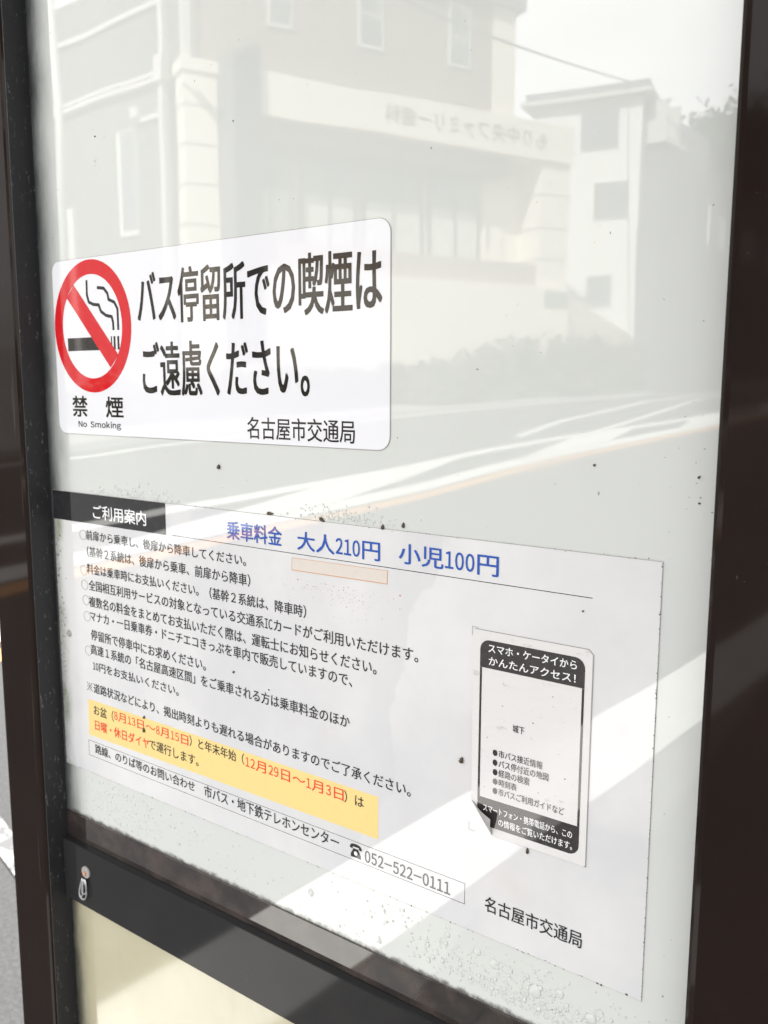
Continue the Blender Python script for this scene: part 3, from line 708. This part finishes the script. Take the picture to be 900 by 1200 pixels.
# ---- guide poster
X0, X1, Z0, Z1 = -.757, -.1574, 1.0178, 1.2992
poster = sheet([(X0, Z0), (X1, Z0), (X1, Z1), (X0, Z1)], -.0002, .0005).build('guide_poster', 'paper')
tag(poster, 'large white bus fare and riding guide poster with black heading tab and yellow notice strip', 'poster')
PY = -.0007
stroke([(X0, Z1), (X1, Z1), (X1, Z0), (X0, Z0)], .0005, -.0003, .0003).build('edge_grime_shade', 'edge_grime_shade', poster)
sheet([(X0, 1.271), (-.5918, 1.271), (-.5918, 1.2991), (X0, 1.2991)], PY, .0002).build('heading_tab', 'black', poster)
sheet([(-.7165, 1.0575), (-.362, 1.0605), (-.362, 1.0945), (-.7155, 1.0945)], PY, .00015).build('yellow_strip', 'yellow', poster)
sheet([(-.5835, 1.2713), (-.1993, 1.2713), (-.1993, 1.2718), (-.5835, 1.2718)], PY, .00015).build('rule_line', 'black', poster)
o_ = [(-.2858, 1.0517), (-.718, 1.0517), (-.718, 1.0358), (-.2858, 1.0358)]; i_ = [(-.2861, 1.0514), (-.7177, 1.0514), (-.7177, 1.0361), (-.2861, 1.0361)]
ringmesh(o_, i_, PY, .00015).build('text_box', 'softblack', poster)
for bx, bz in ((-.2835, 1.2398), (-.2835, 1.0935)):
    s = 1 if bz > 1.2 else -1
    stroke([(bx, bz-.006*s), (bx, bz), (bx+.005, bz)], .0004, PY, .00015).build('crop_mark', 'grey', poster)
# residue of an old strip of tape, with rust-coloured spots
sheet([(-.4458, 1.2583), (-.3544, 1.2594), (-.3540, 1.2692), (-.4453, 1.2680)], PY, .00012).build('tape_residue', 'residue', poster)
stroke([(-.4458, 1.2583), (-.3544, 1.2594), (-.3540, 1.2692)], .0007, PY-.00012, .0001).build('tape_edge', 'residue_edge', poster)
stroke([(-.4458, 1.2583), (-.4453, 1.2680), (-.3540, 1.2692)], .0004, PY-.00012, .0001).build('tape_edge', 'residue_edge', poster)
pts = [(rn.gauss(-.40, .028), 1.252-abs(rn.gauss(0, .011)), rn.uniform(.0002, .0006)) for _ in range(150)]
pts = [p for p in pts if 1.215 < p[1]]+[(-.343, 1.2525, .0012), (-.4395, 1.2515, .0011)]
specks(pts, PY-.0001, 'rust', 'rust_spots', poster, rn, 'stuff')
pts = []
for k in range(120): pts.append((rn.uniform(X0, X1), Z0+rn.gauss(0, .0004), abs(rn.gauss(0, .0003))+.00012))
for k in range(160): pts.append((rn.uniform(X0, X1), Z1+rn.gauss(0, .0005), abs(rn.gauss(0, .0002))+.0001))
for k in range(150): pts.append((X1+rn.gauss(0, .0002), rn.uniform(Z0, Z1), abs(rn.gauss(0, .0002))+.00012))
for k in range(170): pts.append((X0+.001+rn.gauss(0, .0008), rn.uniform(Z0, Z1), abs(rn.gauss(0, .0003))+.0002))
specks(pts, PY-.0001, 'grime', 'edge_mould', poster, rn, 'stuff')
pts = []
for k in range(260):
    z = rn.choice((rn.gauss(1.165, .02), rn.gauss(1.2, .03), rn.gauss(1.11, .03), rn.gauss(1.245, .02)))
    if Z0 < z < 1.27: pts.append((-.7525+rn.gauss(0, .0025)+.004*math.exp(-((z-1.162)/.02)**2), z, abs(rn.gauss(0, .0004))+.0002))
specks(pts, PY-.0001, 'moss', 'moss', poster, rn, 'stuff')
for x, z, r, ln, a in ((-.29, 1.1429, .0016, .0048, 1.3), (-.6307, 1.0953, .0011, .0034, 1.2), (-.6314, 1.0826, .0015, .0045, 1.7), (-.2381, 1.0925, .0011, .0045, 1.55), (-.5119, 1.1625, .0009, .0024, .8), (-.4721, 1.1553, .0006, .0016, .3), (-.205, 1.2625, .0006, .0016, .3)):
    lump(x, z, r, PY, ln, a, poster)
mb = MB(); mb.tube([(-.7413, PY, 1.1567), (-.7413, PY-.0015, 1.1567)], [.004, .0028], 12); mb.build('glue_blob', 'washer', poster, bevel=.0005)
# ---- no smoking sticker
st = sheet(rrect(-.7402, -.3528, 1.3555, 1.514, .010), -.0001, .0005).build('no_smoking_sticker', 'film'); SY = -.0006
tag(st, 'white no smoking sticker with red prohibition ring and large black Japanese lettering', 'sticker')
ringmesh(rrect(-.7407, -.3521, 1.3549, 1.5145, .0105), rrect(-.7400, -.3530, 1.3557, 1.5138, .0098), -.0001, .0003).build('edge_grime_shade', 'grey', st)  # grey outline painted as the sticker's contact shadow
C0 = (-.6840, 1.4532)
def circ(cx, cz, rx, rz, n=56): return [(cx+rx*math.cos(2*math.pi*k/n), cz+rz*math.sin(2*math.pi*k/n)) for k in range(n)]
def cigbox(x0, x1): sheet([(x0, 1.4320), (x1, 1.4320), (x1, 1.4438), (x0, 1.4438)], SY, .0001).build('cigarette', 'signblack', st)
cigbox(-.7207, -.6640); cigbox(-.6572, -.6555); cigbox(-.6535, -.6508); cigbox(-.6482, -.6455)
sm1 = [(-.6886, 1.4945), (-.6889, 1.4813), (-.6866, 1.4751), (-.6803, 1.4727), (-.6725, 1.4719), (-.6696, 1.466), (-.6626, 1.4622), (-.6548, 1.4608), (-.6532, 1.456), (-.6530, 1.4490)]
sm2 = [(-.6740, 1.4871), (-.6646, 1.4860), (-.6594, 1.4811), (-.6582, 1.4759), (-.6505, 1.4732), (-.6463, 1.4671), (-.6463, 1.4490)]
stroke(sm1, .0028, SY, .0001).build('smoke_curl', 'signblack', st); stroke(sm2, .0028, SY, .0001).build('smoke_curl', 'signblack', st)
rg = ringmesh(circ(*C0, .0556, .0592), circ(*C0, .0432, .0464), SY, .00022).build('prohibition_ring', 'signred', st)
sheet([(-.7190, 1.4802), (-.7079, 1.4915), (-.6475, 1.4275), (-.6590, 1.4163)], SY-.00003, .00025).build('slash', 'signred', st)
# ---- small access sticker with a curled corner
ax0, ax1, az0, az1 = -.2822, -.1973, 1.0950, 1.2386; c1 = (-.2815, 1.1165); c2 = (-.2648, 1.0950); AY = PY-.0001
ac = sheet([(ax0, az1-.002), c1, c2, (ax1-.001, az0), (ax1, az0+.001), (ax1, az1-.003), (ax1-.003, az1), (ax0+.001, az1)], AY, .0008).build('access_sticker', 'worn'); AF = AY-.0008
tag(ac, 'small worn white sticker with black header and list, its lower left corner curled up', 'sticker')
stroke([(ax0+.001, az1+.0001), (ax1-.003, az1+.0001), (ax1+.0001, az1-.003), (ax1+.0001, az0), (c2[0], az0-.0001)], .0007, AY, .0004).build('edge_grime_shade', 'grey', ac)  # contact shadow of this sticker drawn as a thin grey line
def clipline(pts):
    # keep what lies on the inner side of the torn corner
    n = Vector((c2[1]-c1[1], -(c2[0]-c1[0]))); n = n if n.dot(Vector((ax1-c1[0], az1-c1[1]))) > 0 else -n
    o = []
    for i, p in enumerate(pts):
        q = pts[(i+1) % len(pts)]; dp = n.dot(Vector((p[0]-c1[0], p[1]-c1[1]))); dq = n.dot(Vector((q[0]-c1[0], q[1]-c1[1])))
        if dp >= 0: o.append(p)
        if dp*dq < 0: t = dp/(dp-dq); o.append((p[0]+(q[0]-p[0])*t, p[1]+(q[1]-p[1])*t))
    return o
bo = rrect(-.2766, -.2020, 1.1008, 1.2326, .007)
hd = [p for p in bo if p[1] >= 1.2131]; sheet(hd+[(-.2766, 1.2132), (-.2020, 1.2132)] if False else [(-.2020, 1.2132)]+hd+[(-.2766, 1.2132)], AF, .00012).build('header', 'softblack', ac)
ft = [p for p in bo if p[1] <= 1.1209]; sheet(clipline([(-.2766, 1.1210)]+ft+[(-.2020, 1.1210)]), AF, .00012).build('footer', 'softblack', ac)
sheet([(-.2766, 1.1211), (-.2750, 1.1211), (-.2750, 1.2131), (-.2766, 1.2131)], AF, .00012).build('border', 'softblack', ac); sheet([(-.2036, 1.1211), (-.2020, 1.1211), (-.2020, 1.2131), (-.2036, 1.2131)], AF, .00012).build('border', 'softblack', ac)
# curled flap: the corner folded over its tear line, tip lifted
mb = MB(); P1, P2 = Vector((c1[0], AF, c1[1])), Vector((c2[0], AF, c2[1])); corner = Vector((ax0, AF, az0)); mid = (P1+P2)/2
ex = (P2-P1).normalized(); hgt = corner-P1; foot = P1+ex*hgt.dot(ex); inn = -(corner-foot).normalized(); L = (corner-foot).length*1.0
rows = []; NR = 8
for k in range(NR+1):
    t = k/NR; a = P1+(foot-P1)*t; b = P2+(foot-P2)*t; s = t*L
    off = inn*(s*.72)+Vector((0, -1, 0))*(.0042*math.sin(min(1, t*1.2)*math.pi/2)+.001*t)
    rows.append((a+off, b+off))
vs = [v for r_ in rows for v in r_]; mb.add(vs, [(2*i, 2*i+1, 2*i+3, 2*i+2) for i in range(NR)]); mb.build('curled_corner', 'under', ac, smooth=True, recalc=False)
rn2 = random.Random(5)
specks([(rn2.uniform(-.272, -.206), rn2.uniform(1.125, 1.21), abs(rn2.gauss(0, .00022))+.00012) for _ in range(26)], AF-.0001, 'grime', 'dirt_specks', ac, rn2, 'stuff')
def telephone(x0, x1, v, h, y, par):
    w_ = x1-x0; c = (x0+x1)/2
    P = lambda a, b_: (c+a*w_/2, v+b_*h/2)
    body_ = [P(-.86, -1), P(.86, -1), P(.86, -.55), P(.40, .30), P(-.40, .30), P(-.86, -.55)]
    hole = [P(0+.30*math.cos(t), -.36+.30*math.sin(t)) for t in [6.283*k/14 for k in range(14)]]
    s_ = sheet(body_, y, .0001).build('telephone_symbol', 'black', par)
    sheet([P(-1, .25), P(-1, .62), P(-.72, .9), P(-.3, 1), P(.3, 1), P(.72, .9), P(1, .62), P(1, .25), P(.56, .25), P(.50, .56), P(-.50, .56), P(-.56, .25)], y, .0001).build('handset', 'black', s_)
    sheet(hole, y-.0001, .00005).build('dial', 'white', s_)
for (g, t, u0_, u1_, v_, h_, mode, c, off) in TEXTS:
    par, y = dict(S=(st, SY-.00012), P=(poster, PY-.0003), A=(ac, AF-.0003))[g]
    if t == '○':
        cx_ = (u0_+u1_)/2; ringmesh(circ(cx_, v_, .0052, .0049, 28), circ(cx_, v_, .0047, .0044, 28), y+.0002, .0001).build('bullet_ring', 'grey', par); continue
    if t.startswith('※'):
        q_ = h_*.42; cx_ = u0_+q_
        for s_ in (1, -1): stroke([(cx_-q_, v_-q_*s_), (cx_+q_, v_+q_*s_)], .0006, y+.0002, .0001).build('reference_mark', 'softblack', par)
        for ox_, oz_ in ((1, 0), (-1, 0), (0, 1), (0, -1)): sheet(circ(cx_+ox_*q_*.75, v_+oz_*q_*.75, .0006, .0006, 8), y+.0002, .0001).build('reference_dot', 'softblack', par)
        k_ = (u1_-u0_)/len(t); t = t[1:]; u0_ += k_*1.05
    if t == '☎': telephone(u0_, u1_, v_, h_, y+.0002, par); continue
    m = 'signblack' if g == 'S' and c == 'black' else INK[c]
    lettering(t, u0_, u1_, v_, h_, mode, m, off, y, par)
fix_children()
